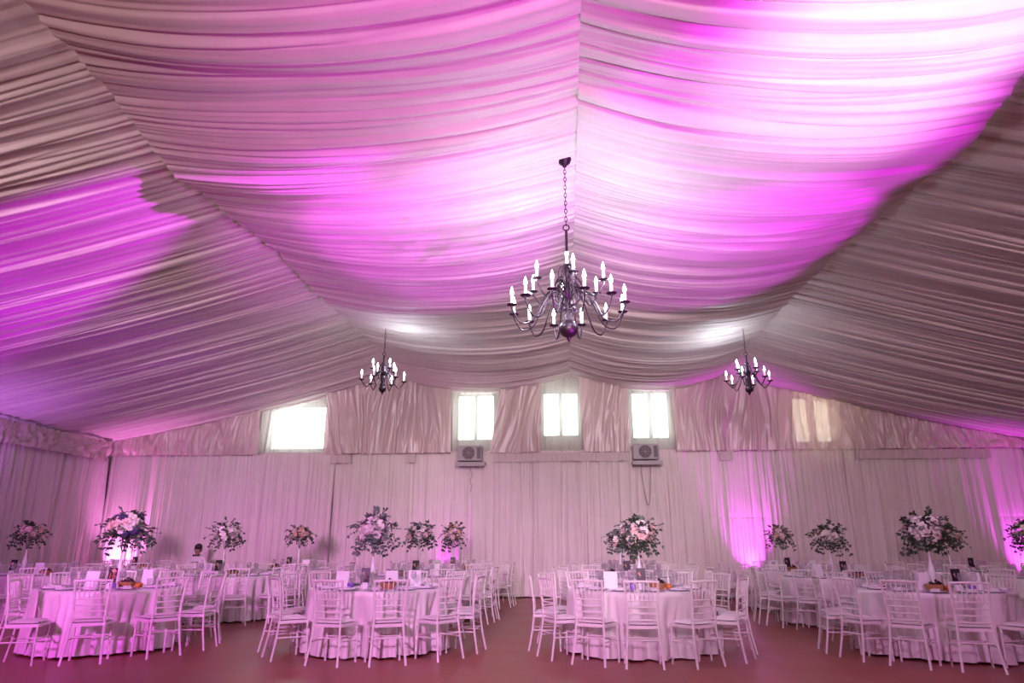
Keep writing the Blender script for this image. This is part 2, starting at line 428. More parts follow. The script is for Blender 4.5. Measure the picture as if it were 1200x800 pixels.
# ---- air conditioners on shelves
def ac(x, label):
    r = thing('air_conditioner', label, 'air conditioner', (x, YB - .20, 3.33))
    b = MB(); b.box((0, -.13, .29), (.66, .30, .40), .02); put('casing', b.mesh('ac_casing', M['plastic']), r)
    f = MB(); f.lathe([(.165, 0), (.165, .02), (0, .02)], 28)
    fan = put('fan_grille', f.mesh('ac_fan', M['grille']), r, (-.02, -.28, .29), (PI / 2, 0, 0))
    g = MB()
    for rr in (.05, .09, .13, .165): g.tube([(rr * math.cos(a), rr * math.sin(a), .028) for a in np.linspace(0, 2 * PI, 28, endpoint=False)], .004, 5, closed=True)
    for a in range(4):
        c, s_ = math.cos(a * PI / 4), math.sin(a * PI / 4); g.tube([(-.165 * c, -.165 * s_, .028), (.165 * c, .165 * s_, .028)], .004, 5)
    put('wire_guard', g.mesh('ac_guard', M['plastic']), fan)
    e = MB(); e.box((.25, -.285, .29), (.10, .012, .30), .004); put('side_grille', e.mesh('ac_side', M['frame']), r)
    s = MB(); s.box((.03, -.12, .03), (.78, .34, .06), .008); s.box((.03, -.28, .0), (.78, .03, .10), .005)
    put('shelf', s.mesh('ac_shelf', M['plastic']), r)
    c = MB(); c.tube([(-.12, -.06, .0), (-.10, .06, -.3), (-.05, .05, -.75), (0, .05, -1.02), (.04, .05, -1.05), (.08, .05, -.9), (.12, .06, -.4), (.13, -.06, .0)] if x > 0 else [(-.06, -.06, 0), (.0, .05, -.12), (.05, .05, -.25), (-.02, .05, -.38), (.03, .05, -.55), (.0, .05, -.7)], .011, 6)
    put('cable', c.mesh('ac_cable', M['plastic']), r)
ac(-2.45, 'grey air conditioner on a shelf under the window left of the ridge')
ac(2.17, 'grey air conditioner on a shelf under the window right of the ridge')

# ------------------------------------------------------------------ chandeliers
def link_chain(z0, z1, pitch=.045, r=.013, w=.004):
    b = MB(); n = max(2, int((z1 - z0) / pitch))
    for i in range(n):
        z = z0 + (i + .5) * (z1 - z0) / n; L = (z1 - z0) / n * .62
        pts = [(r * math.cos(a), 0, z + L * math.sin(a)) if i % 2 else (0, r * math.cos(a), z + L * math.sin(a)) for a in np.linspace(0, 2 * PI, 10, endpoint=False)]
        b.tube(pts, w, 5, closed=True)
    return b
def flame_meshes(k, hs):
    c = MB(); c.lathe([(0, 0), (.017, 0), (.017, .11 * hs), (.010, .112 * hs), (0, .112 * hs)], 10)
    u = MB(); u.lathe([(0, .112 * hs), (.011, .114 * hs), (.020, .140 * hs), (.018, .165 * hs), (.008, .20 * hs), (0, .222 * hs)], 10)
    p = MB(); p.lathe([(0, -.035), (.012, -.03), (.016, -.012), (.05, -.004), (.058, .006), (.05, .004), (0, .004)], 14)
    return p.mesh('drip_pan', M['metal']), c.mesh('candle_sleeve', M['candle']), u.mesh('flame_bulb', M['bulb'])
def arm_curve(R, z0, zp, drop, n=18):
    """S-scroll from the stem out, down and up to the pan"""
    P = [(.03, z0), (.10 * R / .6, z0 + .10), (.20 * R / .6, z0 + .06), (.29 * R / .6, z0 - .08), (.38 * R / .6, zp - drop), (R - .10, zp - drop - .04), (R - .015, zp - drop * .45), (R, zp - .03)]
    out = []
    Q = [P[0]] + P + [P[-1]]
    for i in range(1, len(Q) - 2):
        for t in np.linspace(0, 1, 4, endpoint=False):
            a, b, c, d = Q[i - 1], Q[i], Q[i + 1], Q[i + 2]
            f = lambda k: .5 * ((2 * b[k]) + (-a[k] + c[k]) * t + (2 * a[k] - 5 * b[k] + 4 * c[k] - d[k]) * t * t + (-a[k] + 3 * b[k] - 3 * c[k] + d[k]) * t ** 3)
            out.append((f(0), 0, f(1)))
    out.append((P[-1][0], 0, P[-1][1])); return out
def chandelier(loc, label, tiers, canopy_z, ball_z, ball_r, top_z, stem_r, ringz, hs, centre=False, canopy=True, big=True):
    """loc xy; all z absolute"""
    x, y = loc
    r = thing('chandelier', label, 'chandelier', (x, y, 0), group='candle chandeliers under the ceiling')
    pan, sl, bu = flame_meshes(0, hs)
    if canopy:
        b = MB(); b.lathe([(0, -.075), (.02, -.075), (.03, -.05), (.07, -.02), (.085, .03), (0, .03)], 18)
        put('canopy', b.mesh('chandelier_canopy', M['metal']), r, (0, 0, canopy_z))
    ch = link_chain(ringz + .03, canopy_z - (.06 if canopy else -.03), .05 if big else .09, .015 if big else .011, .0045 if big else .005)
    put('chain', ch.mesh('chandelier_chain', M['metal']), r)
    s = MB()
    s.tube([(.035 * math.cos(a), 0, ringz + .035 * math.sin(a)) for a in np.linspace(0, 2 * PI, 14, endpoint=False)], .007, 6, closed=True)
    H = top_z - ball_z
    pr = [(0, ball_z), (stem_r * .8, ball_z)]
    for i in range(1, 14):
        t = i / 14; pr.append((stem_r * (.55 + .75 * abs(math.sin(t * PI * 4.0)) * (1 - .45 * t)), ball_z + H * t))
    pr += [(stem_r * .35, top_z), (stem_r * .35, ringz - .03), (0, ringz - .03)]
    s.lathe(pr, 14)
    put('stem', s.mesh('chandelier_stem', M['metal']), r)
    b = MB(); b.ball((0, 0, ball_z), (ball_r, ball_r, ball_r * .92), 24, 14)
    b.lathe([(0, -.055), (.008, -.05), (.015, -.03), (.03, -.004), (0, 0)], 10, (0, 0, ball_z - ball_r * .9))
    put('ball', b.mesh('chandelier_ball', M['metal']), r)
    for (n, R, z0, zp, drop, off) in tiers:
        a_ = MB(); a_.tube(arm_curve(R, z0, zp, drop), .0095 if big else .010, 6)
        a_.tube([(.035 + .10 * R * (1 - math.cos(t)) * .5 + .05 * R * math.sin(t), 0, z0 + .05 + .16 * R * math.sin(t * .9)) for t in np.linspace(0, 3.0, 8)], .006, 5)
        me = a_.mesh('chandelier_arm', M['metal'])
        for k in range(n):
            an = off + 2 * PI * k / n
            arm = put('arm', me, r, (0, 0, 0), (0, 0, an))
            put('drip_pan', pan, arm, (R, 0, zp)); put('candle', sl, arm, (R, 0, zp)); put('bulb', bu, arm, (R, 0, zp))
    if big:
        q = MB(); q.tube([(.03 + .075 * math.sin(t) ** .8 if t < PI else .03, 0, top_z - .26 + .13 * (1 - math.cos(t))) for t in np.linspace(0.01, PI - .01, 12)], .0065, 6)
        q.tube([(.05 + .03 * math.cos(t), 0, top_z - .30 + .03 * math.sin(t)) for t in np.linspace(0, 2 * PI, 12, endpoint=False)], .005, 5, closed=True)
        qm = q.mesh('chandelier_scroll', M['metal'])
        for k in range(6): put('scroll', qm, r, (0, 0, 0), (0, 0, k * PI / 3 + .2))
        for k in range(6): put('scroll', qm, r, (0, 0, -.22), (0, 0, k * PI / 3 + .7), (1.5, 1.5, 1))
    if centre:
        put('drip_pan', pan, r, (0, 0, top_z)); put('candle', sl, r, (0, 0, top_z)); put('bulb', bu, r, (0, 0, top_z))
    return r
BIG = (.10, 7.3)
chandelier(BIG, 'large dark bronze chandelier hanging from the ridge, eighteen lit candle bulbs and a ball below',
           [(12, .645, 3.98, 3.86, .16, rad(15)), (6, .43, 4.12, 4.13, .13, rad(38))], 5.735, 3.62, .11, 4.38, .045, 4.86, 1.0, centre=True)
SL, SR = (-3.55, 13.1), (3.68, 13.4)
for (x, y), lab, dz, off in ((SL, 'small dark chandelier hanging above the left tables, ten lit bulbs', 0, 20), (SR, 'small dark chandelier hanging above the right tables, ten lit bulbs', -.06, 2)):
    chandelier((x, y), lab, [(6, .42, 4.52 + dz, 4.45 + dz, .10, rad(off)), (4, .24, 4.68 + dz, 4.66 + dz, .09, rad(off + 25))], 5.50 + dz, 4.28 + dz, .075, 4.85 + dz, .05, 5.0 + dz, .95, canopy=False, big=False)

# ------------------------------------------------------------------ chairs
def ring_tube(b, pts, r, n=7, knots=()):
    """tube with bamboo-like turned rings at the given fractions"""
    P = [Vector(p) for p in pts]
    L = [0]
    for i in range(1, len(P)): L.append(L[-1] + (P[i] - P[i - 1]).length)
    ts = {0.0, 1.0} | {l / L[-1] for l in L}
    for k in knots: ts |= {k - .012, k, k + .012}
    ts = sorted(t for t in ts if 0 <= t <= 1); out = []; rs = []
    for t in ts:
        d = t * L[-1]; i = 1
        while i < len(L) - 1 and L[i] < d: i += 1
        f = (d - L[i - 1]) / max(1e-9, L[i] - L[i - 1])
        out.append(P[i - 1].lerp(P[i], f)); rs.append(r * (1.28 if any(abs(t - k) < 1e-6 for k in knots) else 1))
    b.tube(out, rs, n)
CM = {}
def chair_meshes():
    b = MB()
    vs = []
    for z in (.405, .44):
        for (hx, y) in ((.185, -.20), (.205, .195)): vs += [(-hx, y, z), (hx, y, z)]
    b.add(vs, [(0, 1, 3, 2)[::-1], (4, 5, 7, 6), (0, 1, 5, 4), (1, 3, 7, 5), (3, 2, 6, 7), (2, 0, 4, 6)])
    CM['seat'] = b.mesh('chair_seat', M['chair'])
    c = MB(); n = 9; vs = []; fs = []
    for top in (0, 1):
        for i in range(n):
            for j in range(n):
                u, v = -1 + 2 * i / (n - 1), -1 + 2 * j / (n - 1)
                su, sv = math.copysign(abs(u) ** .8, u), math.copysign(abs(v) ** .8, v)
                hx = .185 + .012 * sv
                e = (1 - abs(su) ** 6) * (1 - abs(sv) ** 6)
                vs.append((hx * su, .185 * sv - .0, .443 + .008 + (.030 * e ** .6 if top else -.008 * e)))
    for top in (0, 1):
        for i in range(n - 1):
            for j in range(n - 1):
                o = top * n * n; q = (o + i * n + j, o + (i + 1) * n + j, o + (i + 1) * n + j + 1, o + i * n + j + 1)
                fs.append(q if top else q[::-1])
    c.add(vs, fs); CM['cushion'] = c.mesh('chair_cushion', M['cushion'])
    d = MB(); d.box((.150, .175, .452), (.05, .022, .014), .003); CM['tab'] = d.mesh('cushion_tie', M['dark'])
    for s in (-1, 1):
        f = MB(); ring_tube(f, [(s * .192, .180, .42), (s * .197, .185, .2), (s * .20, .190, 0)], .0135, 7, (.12, .5, .8)); CM['fleg', s] = f.mesh('chair_front_leg', M['chair'])
        p = MB(); ring_tube(p, [(s * .205, -.275, 0), (s * .185, -.225, .22), (s * .170, -.195, .43), (s * .168, -.198, .58), (s * .180, -.222, .76), (s * .192, -.252, .918)], .0145, 7, (.24, .46, .56, .66, .75, .985)); CM['post', s] = p.mesh('chair_back_post', M['chair'])
    def post_at(z):
        zs = [0, .22, .43, .58, .76, .918]; return float(np.interp(z, zs, [.205, .185, .170, .168, .180, .192])), float(np.interp(z, zs, [-.275, -.225, -.195, -.198, -.222, -.252]))
    t = MB(); hx, y = post_at(.905); t.tube([(-hx - .008, y, .905), (-hx * .5, y - .012, .910), (0, y - .016, .912), (hx * .5, y - .012, .910), (hx + .008, y, .905)], .0125, 7); CM['top'] = t.mesh('chair_top_rail', M['chair'])
    CM['slats'] = []
    for z in (.705, .635, .565, .495):
        hx, y = post_at(z); q = MB(); ring_tube(q, [(-hx, y, z), (-hx * .5, y - .008, z), (0, y - .011, z), (hx * .5, y - .008, z), (hx, y, z)], .0085, 6, (.25, .75)); CM['slats'].append(q.mesh('chair_back_slat', M['chair']))
    CM['spindles'] = []
    (h0, y0), (h1, y1) = post_at(.705), post_at(.905)
    for k in range(6):
        w = -1 + 2 * (k + 1) / 7; q = MB(); bow = -.011 * (1 - w * w)
        ring_tube(q, [(h0 * w, y0 + bow, .705), (h1 * w, y1 + bow * 1.4, .905)], .0065, 6, (.3, .7)); CM['spindles'].append(q.mesh('chair_spindle', M['chair']))
    CM['str'] = []
    for pts in ([(-.180, -.213, .29), (.180, -.213, .29)], [(-.198, .187, .27), (.198, .187, .27)], [(-.183, -.205, .25), (-.197, .187, .25)], [(.183, -.205, .25), (.197, .187, .25)]):
        q = MB(); ring_tube(q, pts, .0085, 6, (.1, .9)); CM['str'].append(q.mesh('chair_stretcher', M['chair']))
    # one joined back for the far chairs
    far = MB()
    for m in [CM['top'], CM['post', -1], CM['post', 1]] + CM['slats'] + CM['spindles']:
        far.add([v.co for v in m.vertices], [tuple(p.vertices) for p in m.polygons])
    CM['far_back'] = far.mesh('chair_backrest', M['chair'])
    fs_ = MB()
    for m in CM['str']: fs_.add([v.co for v in m.vertices], [tuple(p.vertices) for p in m.polygons])
    CM['far_str'] = fs_.mesh('chair_stretchers', M['chair'])
chair_meshes()
for v in list(CM.values()):
    for m in (v if isinstance(v, list) else [v]): m.transform(Matrix.Diagonal((1, .88, 1, 1)))
def make_chair(detail, tie):
    r = bpy.data.objects.new('chiavari_chair', None); COL.objects.link(r); r['category'] = 'chair'
    put('seat', CM['seat'], r); cu = put('cushion', CM['cushion'], r)
    if tie: o = put('cushion_tie', CM['tab'], cu); o['label'] = 'dark cushion tie'
    for s in (-1, 1): put('leg', CM['fleg', s], r)
    if detail:
        for s in (-1, 1): put('back_post', CM['post', s], r)
        put('top_rail', CM['top'], r)
        for m in CM['slats']: put('back_slat', m, r)
        for m in CM['spindles']: put('spindle', m, r)
        for m in CM['str']: put('stretcher', m, r)
    else:
        put('backrest', CM['far_back'], r); put('stretcher', CM['far_str'], r)
    return r
PROTO = {}
def copy_tree(o, parent=None):
    c = o.copy(); COL.objects.link(c)
    if parent: c.parent = parent
    for ch in list(o.children): copy_tree(ch, c)
    return c
def place(kind, maker, loc, rz):
    if kind not in PROTO: o = PROTO[kind] = maker()
    else: o = copy_tree(PROTO[kind])
    o.location = loc; o.rotation_euler = (0, 0, rz); return o

# camera, needed to leave out what is wholly outside the frame
F, HC = 800., 1.32
PITCH, YAW = rad(16.5), math.atan(61 / 834.)
fw = Vector((-math.sin(YAW) * math.cos(PITCH), math.cos(YAW) * math.cos(PITCH), math.sin(PITCH)))
ri = Vector((math.cos(YAW), math.sin(YAW), 0)); up = ri.cross(fw)
def proj(p):
    v = Vector(p) - Vector((0, 0, HC)); d = v.dot(fw)
    return 600 + F * v.dot(ri) / d, 400 - F * v.dot(up) / d

# ------------------------------------------------------------------ tables
TZ = .76
def cloth_mesh(seed, r=.905):
    n, rows = 224, 16
    th = np.linspace(0, 2 * PI, n, endpoint=False)[:, None]
    c, s = np.cos(th), np.sin(th)
    def per(f, sd): return vnoise(c * f + 9, s * f + 9, sd)
    fold = np.minimum(np.abs(per(5.0, seed)) * 2.4, 1.3) - .5
    fine = np.minimum(np.abs(per(11.0, seed + 1)) * 2.2, 1.2) - .5
    t = np.linspace(0, 1, rows)[None, :]
    grow = np.clip((t - .02) / .42, 0, 1) ** .9
    R = r + .010 * np.minimum(1, t * 12) + .068 * t - grow * (.17 * np.clip(.62 - fold, 0, 1.2) + .045 * np.clip(.6 - fine, 0, 1.1))
    Z = TZ - .006 - (TZ - .032) * t + .010 * per(3.0, seed + 2) * t - .004 * np.minimum(1, t * 30)
    top = np.array([0.0, .3, .6, .8, .88, .985])[None, :]
    Rt = r * top + 0 * th; Zt = TZ + 0 * Rt
    RR = np.concatenate([Rt, R], 1); ZZ = np.concatenate([Zt, Z + 0 * R], 1)
    P = np.stack([RR * c, RR * s, ZZ], -1)
    return grid_mesh('tablecloth', P, M['cloth'], closed_u=True)
CLOTHS = [cloth_mesh(100 + 5 * i) for i in range(7)]

def lathe_mesh(name, prof, m, n=12):
    b = MB(); b.lathe(prof, n); return b.mesh(name, m)
WINE = lathe_mesh('wine_glass', [(0, 0), (.034, 0), (.033, .003), (.006, .007), (.005, .085), (.012, .095), (.034, .13), (.038, .165), (.031, .215), (.029, .215), (.036, .165), (.032, .132), (0, .10)], M['glass'], 12)
WATER = lathe_mesh('tumbler', [(0, 0), (.028, 0), (.034, .11), (.0325, .11), (.027, .008), (0, .008)], M['glass'], 12)
PLATE = lathe_mesh('charger_plate', [(0, 0), (.09, 0), (.155, .012), (.160, .016), (.153, .017), (.09, .006), (0, .006)], M['plate'], 28)
NAP = MB(); NAP.box((0, 0, .012), (.10, .19, .018), .006); NAP.box((0, .05, .03), (.09, .07, .016), .006); NAP = NAP.mesh('folded_napkin', M['napkin'])

def rose_mesh(m):
    b = MB(); rr = random.Random(3)
    b.ball((0, 0, .002), (.018, .018, .022), 8, 6)
    for layer, (n, rad_, tilt, h) in enumerate([(3, .018, .15, .040), (4, .027, .38, .042), (5, .036, .72, .044), (6, .044, 1.05, .042)]):
        for k in range(n):
            a = 2 * PI * (k + .35 * layer) / n + rr.uniform(-.15, .15)
            vs = []; fs = []
            W = 2 * rad_ * math.sin(PI / n) * 1.45 + .008
            for i in range(5):
                u = -1 + i * .5
                for j in range(4):
                    v = j / 3
                    wr = W / 2 * math.sin(PI * (.25 + .62 * v)) * u
                    out = rad_ * .35 + h * v * math.sin(tilt) * 1.05 + .006 * v * v
                    z = -.016 + h * v * math.cos(tilt) - .006 * u * u * v - (.008 * v ** 3)
                    ang = a + wr / max(.012, out + .008)
                    vs.append((out * math.cos(ang), out * math.sin(ang), z))
            for i in range(4):
                for j in range(3): fs.append((i * 4 + j, (i + 1) * 4 + j, (i + 1) * 4 + j + 1, i * 4 + j + 1))
            b.add(vs, fs)
    me = b.mesh('rose', m); return me
ROSE = {k: rose_mesh(M[k]) for k in ('rosew', 'roseb', 'rosep')}
def hyd_mesh():
    b = MB()
    N = 60
    for i in range(N):
        z = 1 - 2 * (i + .5) / N; q = math.sqrt(1 - z * z); a = i * 2.39996
        n = Vector((q * math.cos(a), q * math.sin(a), z)); c = n * .055
        t1 = n.orthogonal().normalized(); t2 = n.cross(t1)
        for k in range(4):
            d = (t1 * math.cos(k * PI / 2 + i) + t2 * math.sin(k * PI / 2 + i)) * .013
            e = n.cross(d) * .55
            b.add([c, c + d * .5 + e + n * .003, c + d + n * .005, c + d * .5 - e + n * .003], [(0, 1, 2, 3)])
    b.ball((0, 0, 0), .048, 10, 8)
    return b.mesh('hydrangea', M['hyd'])
HYD = hyd_mesh()
def foliage_mesh(seed, rx, rz, n, mats, down=.0):
    b = MB(); r = random.Random(seed)
    for i in range(n):
        z = 1 - 1.75 * (i + .5) / n; q = math.sqrt(max(0, 1 - z * z)); a = i * 2.39996 + r.uniform(-.3, .3)
        d = Vector((q * math.cos(a) * rx, q * math.sin(a) * rx, z * rz)) * r.uniform(.72, 1.12)
        p0 = d * .45; droop = r.uniform(0, .10) + (.05 if z < 0 else 0)
        pts = [p0 + (d - p0) * t + Vector((0, 0, -droop * t * t)) for t in np.linspace(0, 1, 6)]
        b.tube(pts, .0025, 3, k=2)
        k = 0 if r.random() < .62 else 1
        sz = r.uniform(.75, 1.25)
        for j in range(1, 6):
            t = (pts[j] - pts[j - 1]).normalized()
            side = t.cross(Vector((r.uniform(-.5, .5), r.uniform(-.5, .5), 1))).normalized()
            nn = side.cross(t)
            for sg in (-1, 1):
                L = .066 * sz * r.uniform(.7, 1.15); W = .017 * sz * r.uniform(.9, 1.5)
                ax = (t * .65 + side * sg * .75 + nn * r.uniform(-.3, .4)).normalized()
                wv = ax.cross(nn).normalized() * W; o = pts[j]; mid = o + ax * L * .5 + nn * .006
                b.add([o, mid + wv, o + ax * L, mid - wv, mid - nn * .004], [(0, 4, 1), (1, 4, 2), (2, 4, 3), (3, 4, 0)], k)
        L = .06 * sz; ax = (pts[-1] - pts[-2]).normalized(); wv = ax.orthogonal().normalized() * .012
        b.add([pts[-1], pts[-1] + ax * L * .5 + wv, pts[-1] + ax * L, pts[-1] + ax * L * .5 - wv], [(0, 1, 2, 3)], k)
    return b.mesh('foliage', [M[m] for m in mats] + [M['stem']], False)
VASE = lathe_mesh('vase', [(0, 0), (.050, 0), (.052, .006), (.034, .02), (.016, .05), (.014, .085), (.020, .11), (.036, .16), (.043, .20), (.040, .24), (.028, .30), (.016, .36), (.011, .42), (.013, .46), (.016, .47), (.010, .47), (.008, .42), (0, .40)], M['vase'], 18)
GVASE = lathe_mesh('vase', [(0, 0), (.055, 0), (.055, .006), (.02, .015), (.012, .05), (.016, .12), (.020, .25), (.026, .38), (.034, .46), (.030, .46), (.018, .30), (0, .26)], M['vase'], 16)

def bouquet(loc, label, rx, rz, nrose, kinds, nhyd, seed, glass=False, nspr=46, leafm=('leaf', 'leafg'), group=None):
    x, y, zc = loc
    r = thing('flower_arrangement', label, 'flower arrangement', (x, y, TZ), seed * .7, group)
    put('vase', GVASE if glass else VASE, r)
    h = Vector((0, 0, zc - TZ))
    fo = put('foliage', foliage_mesh(seed, rx * 1.18, rz * 1.22, nspr, leafm), r, h)
    rr = random.Random(seed); tot = nrose + nhyd
    hy = set(rr.sample(range(tot), nhyd)) if nhyd else set()
    for i in range(tot):
        z = 1 - 1.55 * (i + .5) / tot; q = math.sqrt(max(0, 1 - z * z)); a = i * 2.39996 + rr.uniform(-.25, .25)
        d = Vector((q * math.cos(a), q * math.sin(a), z)); k = rr.uniform(.72, 1.0)
        p = h + Vector((d.x * rx * .90, d.y * rx * .90, d.z * rz * .90)) * k
        rot = d.to_track_quat('Z', 'Y').to_euler(); s = rr.uniform(1.0, 1.45) * (1.0 if y < 11 else .8)
        if i in hy: put('hydrangea', HYD, r, p, rot, (s * .85,) * 3)
        else: put('rose', ROSE[rr.choice(kinds)], r, p, rot, (s, s, s))
    # bound stems that run down into the vase
    st = MB()
    for k in range(6): a = k * PI / 3; st.tube([(math.cos(a) * .006, math.sin(a) * .006, .44), (math.cos(a) * rx * .3, math.sin(a) * rx * .3, zc - TZ)], .004, 4)
    put('stems', st.mesh('flower_stems', M['stem']), r)
    return r

def text_mesh(s, size, m):
    cu = bpy.data.curves.new('numeral', 'FONT'); cu.body = s; cu.size = size; cu.extrude = .0008; cu.align_x = 'CENTER'; cu.align_y = 'CENTER'
    o = bpy.data.objects.new('numeral_tmp', cu); COL.objects.link(o)
    dg = bpy.context.evaluated_depsgraph_get(); me = bpy.data.meshes.new_from_object(o.evaluated_get(dg))
    bpy.data.objects.remove(o); bpy.data.curves.remove(cu)
    me.materials.clear(); me.materials.append(m); return me
T16 = text_mesh('16', .105, M['orange'])
def blossom_mesh(seed, m, sz=.05):
    b = MB(); r = random.Random(seed)
    for k in range(7):
        a = 2 * PI * k / 7 + r.uniform(-.25, .25); L = sz * r.uniform(.7, 1.2); W = sz * .34
        pts = [(0, 0), (math.cos(a) * L * .55 - math.sin(a) * W, math.sin(a) * L * .55 + math.cos(a) * W), (math.cos(a) * L, math.sin(a) * L), (math.cos(a) * L * .55 + math.sin(a) * W, math.sin(a) * L * .55 - math.cos(a) * W)]
        b.add([(p[0], p[1], .0005 * k) for p in pts] , [(0, 3, 2, 1)])
    return b.mesh('printed_blossom', m, False)
BLO = blossom_mesh(1, M['peachink'], .036); BLO2 = blossom_mesh(2, M['orange'], .034)
CARDM = MB(); CARDM.box((0, 0, .095), (.115, .006, .19), .001); CARDM = CARDM.mesh('card_face', M['navy'], False)
HOLD = MB(); HOLD.box((0, 0, .03), (.085, .05, .06), .006); HOLD.box((0, 0, .068), (.07, .016, .02), .003); HOLD = HOLD.mesh('card_holder', M['card'])
def number_card(loc, rz, label, num=False, group=None, sc_=1.0):
    r = thing('table_number_card', label, 'table number', loc, rz, group); r.scale = (sc_,) * 3
    put('holder', HOLD, r)
    f = put('card', CARDM, r, (0, .004, .07), (rad(-7), 0, rad(4)))
    if num:
        o = put('printed_blossom', BLO, f, (.012, -.0035, .150), (PI / 2, 0, 0)); o['label'] = 'pale pink printed flower'
        o = put('numeral', T16, f, (0, -.0045, .085), (PI / 2, 0, 0)); o['label'] = 'orange printed number 16'
    else:
        put('printed_blossom', BLO, f, (-.012, -.0035, .115), (PI / 2, 0, .4)); put('printed_blossom', BLO2, f, (.014, -.0038, .065), (PI / 2, 0, 1.2))
MENU = MB()
MENU.add([(-.085, -.030, 0), (.085, -.030, 0), (.085, 0, .215), (-.085, 0, .215), (.085, .03, 0), (-.085, .03, 0), (-.085, -.028, 0), (.085, -.028, 0), (.085, .0, .212), (-.085, 0, .212), (.085, .028, 0), (-.085, .028, 0)],
         [(0, 1, 2, 3), (3, 2, 4, 5), (7, 6, 9, 8), (8, 9, 11, 10), (0, 3, 9, 6), (5, 11, 9, 3), (1, 7, 8, 2), (2, 8, 10, 4), (0, 6, 7, 1), (5, 4, 10, 11)])
MENU = MENU.mesh('menu_card', M['card'], False)
def bowl_of_fruit(loc, label_t, full, rz=0.):
    r = thing('bread_basket', 'tan wicker basket holding dark grapes on ' + label_t, 'basket', loc, rz, 'wicker baskets on the tables')
    b = MB(); b.lathe([(0, 0), (.075, 0), (.095, .035), (.11, .07), (.105, .07), (.09, .035), (.07, .008), (0, .008)], 18)
    put('bowl', b.mesh('basket_bowl', M['wicker']), r)
    b = MB(); b.tube([(.108 * math.cos(a), .108 * math.sin(a), .072 + .003 * math.sin(a * 9)) for a in np.linspace(0, 2 * PI, 36, endpoint=False)], .007, 5, closed=True)
    put('rim', b.mesh('basket_rim', M['wicker']), r)
    g = MB(); q = random.Random(5)
    for i in range(34):
        a = q.uniform(0, 2 * PI); d = .075 * math.sqrt(q.random()); g.ball((d * math.cos(a), d * math.sin(a), .060 + .055 * (1 - (d / .08) ** 2) * q.random() + .01), .017, 7, 5)
    o = tag(put('grape_bunch', g.mesh('grape_bunch', M['grape']), None, (loc[0] + .01, loc[1], loc[2])), 'dark red grapes heaped in the basket on ' + label_t, 'grapes', 'grape bunches in the baskets')
    if full:
        fm = MB(); fm.ball((0, 0, 0), (.036, .036, .033), 14, 10); fm = fm.mesh('orange', M['citrus'])
        sm = MB(); sm.lathe([(0, 0), (.004, 0), (.003, .006), (0, .007)], 6); sm = sm.mesh('orange_stem', M['stem'])
        for i, (dx, dy, w) in enumerate(((.152, .0, 'beside the basket'), (.14, .085, 'behind its neighbour by the basket'))):
            f = tag(put('orange_fruit', fm, None, (loc[0] + dx, loc[1] + dy, loc[2] + .033)), 'single orange lying %s on %s' % (w, label_t), 'orange', 'oranges beside the baskets')
            put('stalk', sm, f, (0, 0, .031))
CH = lathe_mesh('candle_cup', [(0, 0), (.036, 0), (.04, .01), (.042, .06), (.036, .075), (.034, .072), (.038, .05), (.034, .012), (0, .01)], M['candleholder'], 14)
WAX = lathe_mesh('tea_light', [(0, 0), (.03, 0), (.03, .018), (0, .018)], M['candle'], 10)

DIRS = ['near side', 'near side slightly right', 'near right', 'right end', 'far right', 'far side slightly right', 'far side',
        'far side slightly left', 'far left', 'left end', 'near left', 'near side slightly left']
def add_chair(tname, where, x, y, rz, detail, tie):
    xs = [proj((x + dx, y, z))[0] for dx in (-.3, .3) for z in (0.05, .9)]
    if max(xs) < -120 or min(xs) > 1330: return None
    o = place(('chair', detail, tie), lambda: make_chair(detail, tie), (x, y, 0), rz)
    o['label'] = 'white spindle-back chair on %s of %s' % (where, tname); o['category'] = 'chair'
    o['group'] = 'white chairs around ' + tname
    return o

def table(key, cx, cy, tname, row, chairs, seed, items=True):
    o = tag(put('tablecloth', CLOTHS[seed % len(CLOTHS)], None, (cx, cy, 0), (0, 0, seed * 1.3)), 'white satin cloth draped to the floor over ' + tname, 'tablecloth', 'white round tablecloths')
    for i, ph in enumerate(chairs):
        R = 1.19
        if isinstance(ph, tuple): ph, R = ph
        a = rad(ph); where = DIRS[int(((ph % 360) + 15) // 30) % 12]
        tw = rad(rnd.uniform(-7, 7))
        add_chair(tname, where, cx + R * math.sin(a), cy - R * math.cos(a), a + tw, row < 3, row == 1 and i % 2 == 0)
    # place settings
    n = 12
    for i in range(n):
        a = 2 * PI * (i + .5) / n + seed
        c, s = math.cos(a), math.sin(a)
        p = (cx + .71 * c, cy + .71 * s, TZ + .001)
        if not -120 < proj(p)[0] < 1330: continue
        q = tag(place('plate', lambda: put('charger_plate', PLATE), p, 0), 'lavender charger plate set on ' + tname, 'plate', 'charger plates on ' + tname)
        q = tag(place('napkin', lambda: put('napkin', NAP), (p[0], p[1], TZ + .0085), a - PI / 2), 'folded white napkin on a plate on ' + tname, 'napkin', 'napkins on ' + tname)
        for da, rr_, kind, me, l in ((.13, .50, 'wine_glass', WINE, 'clear stemmed wine glass'), (-.10, .47, 'tumbler', WATER, 'clear straight tumbler')):
            aa = a + da + rnd.uniform(-.03, .03)
            gx, gy = rr_ * math.cos(aa), rr_ * math.sin(aa)
            if any(math.hypot(gx - ox, gy - oy) < orr for ox, oy, orr in OBST[key]): continue
            tag(place(kind, lambda kind=kind, me=me: put(kind, me), (cx + rr_ * math.cos(aa), cy + rr_ * math.sin(aa), TZ + .001), 0), '%s set on %s' % (l, tname), 'glass', '%ss on %s' % (l, tname))
    return o

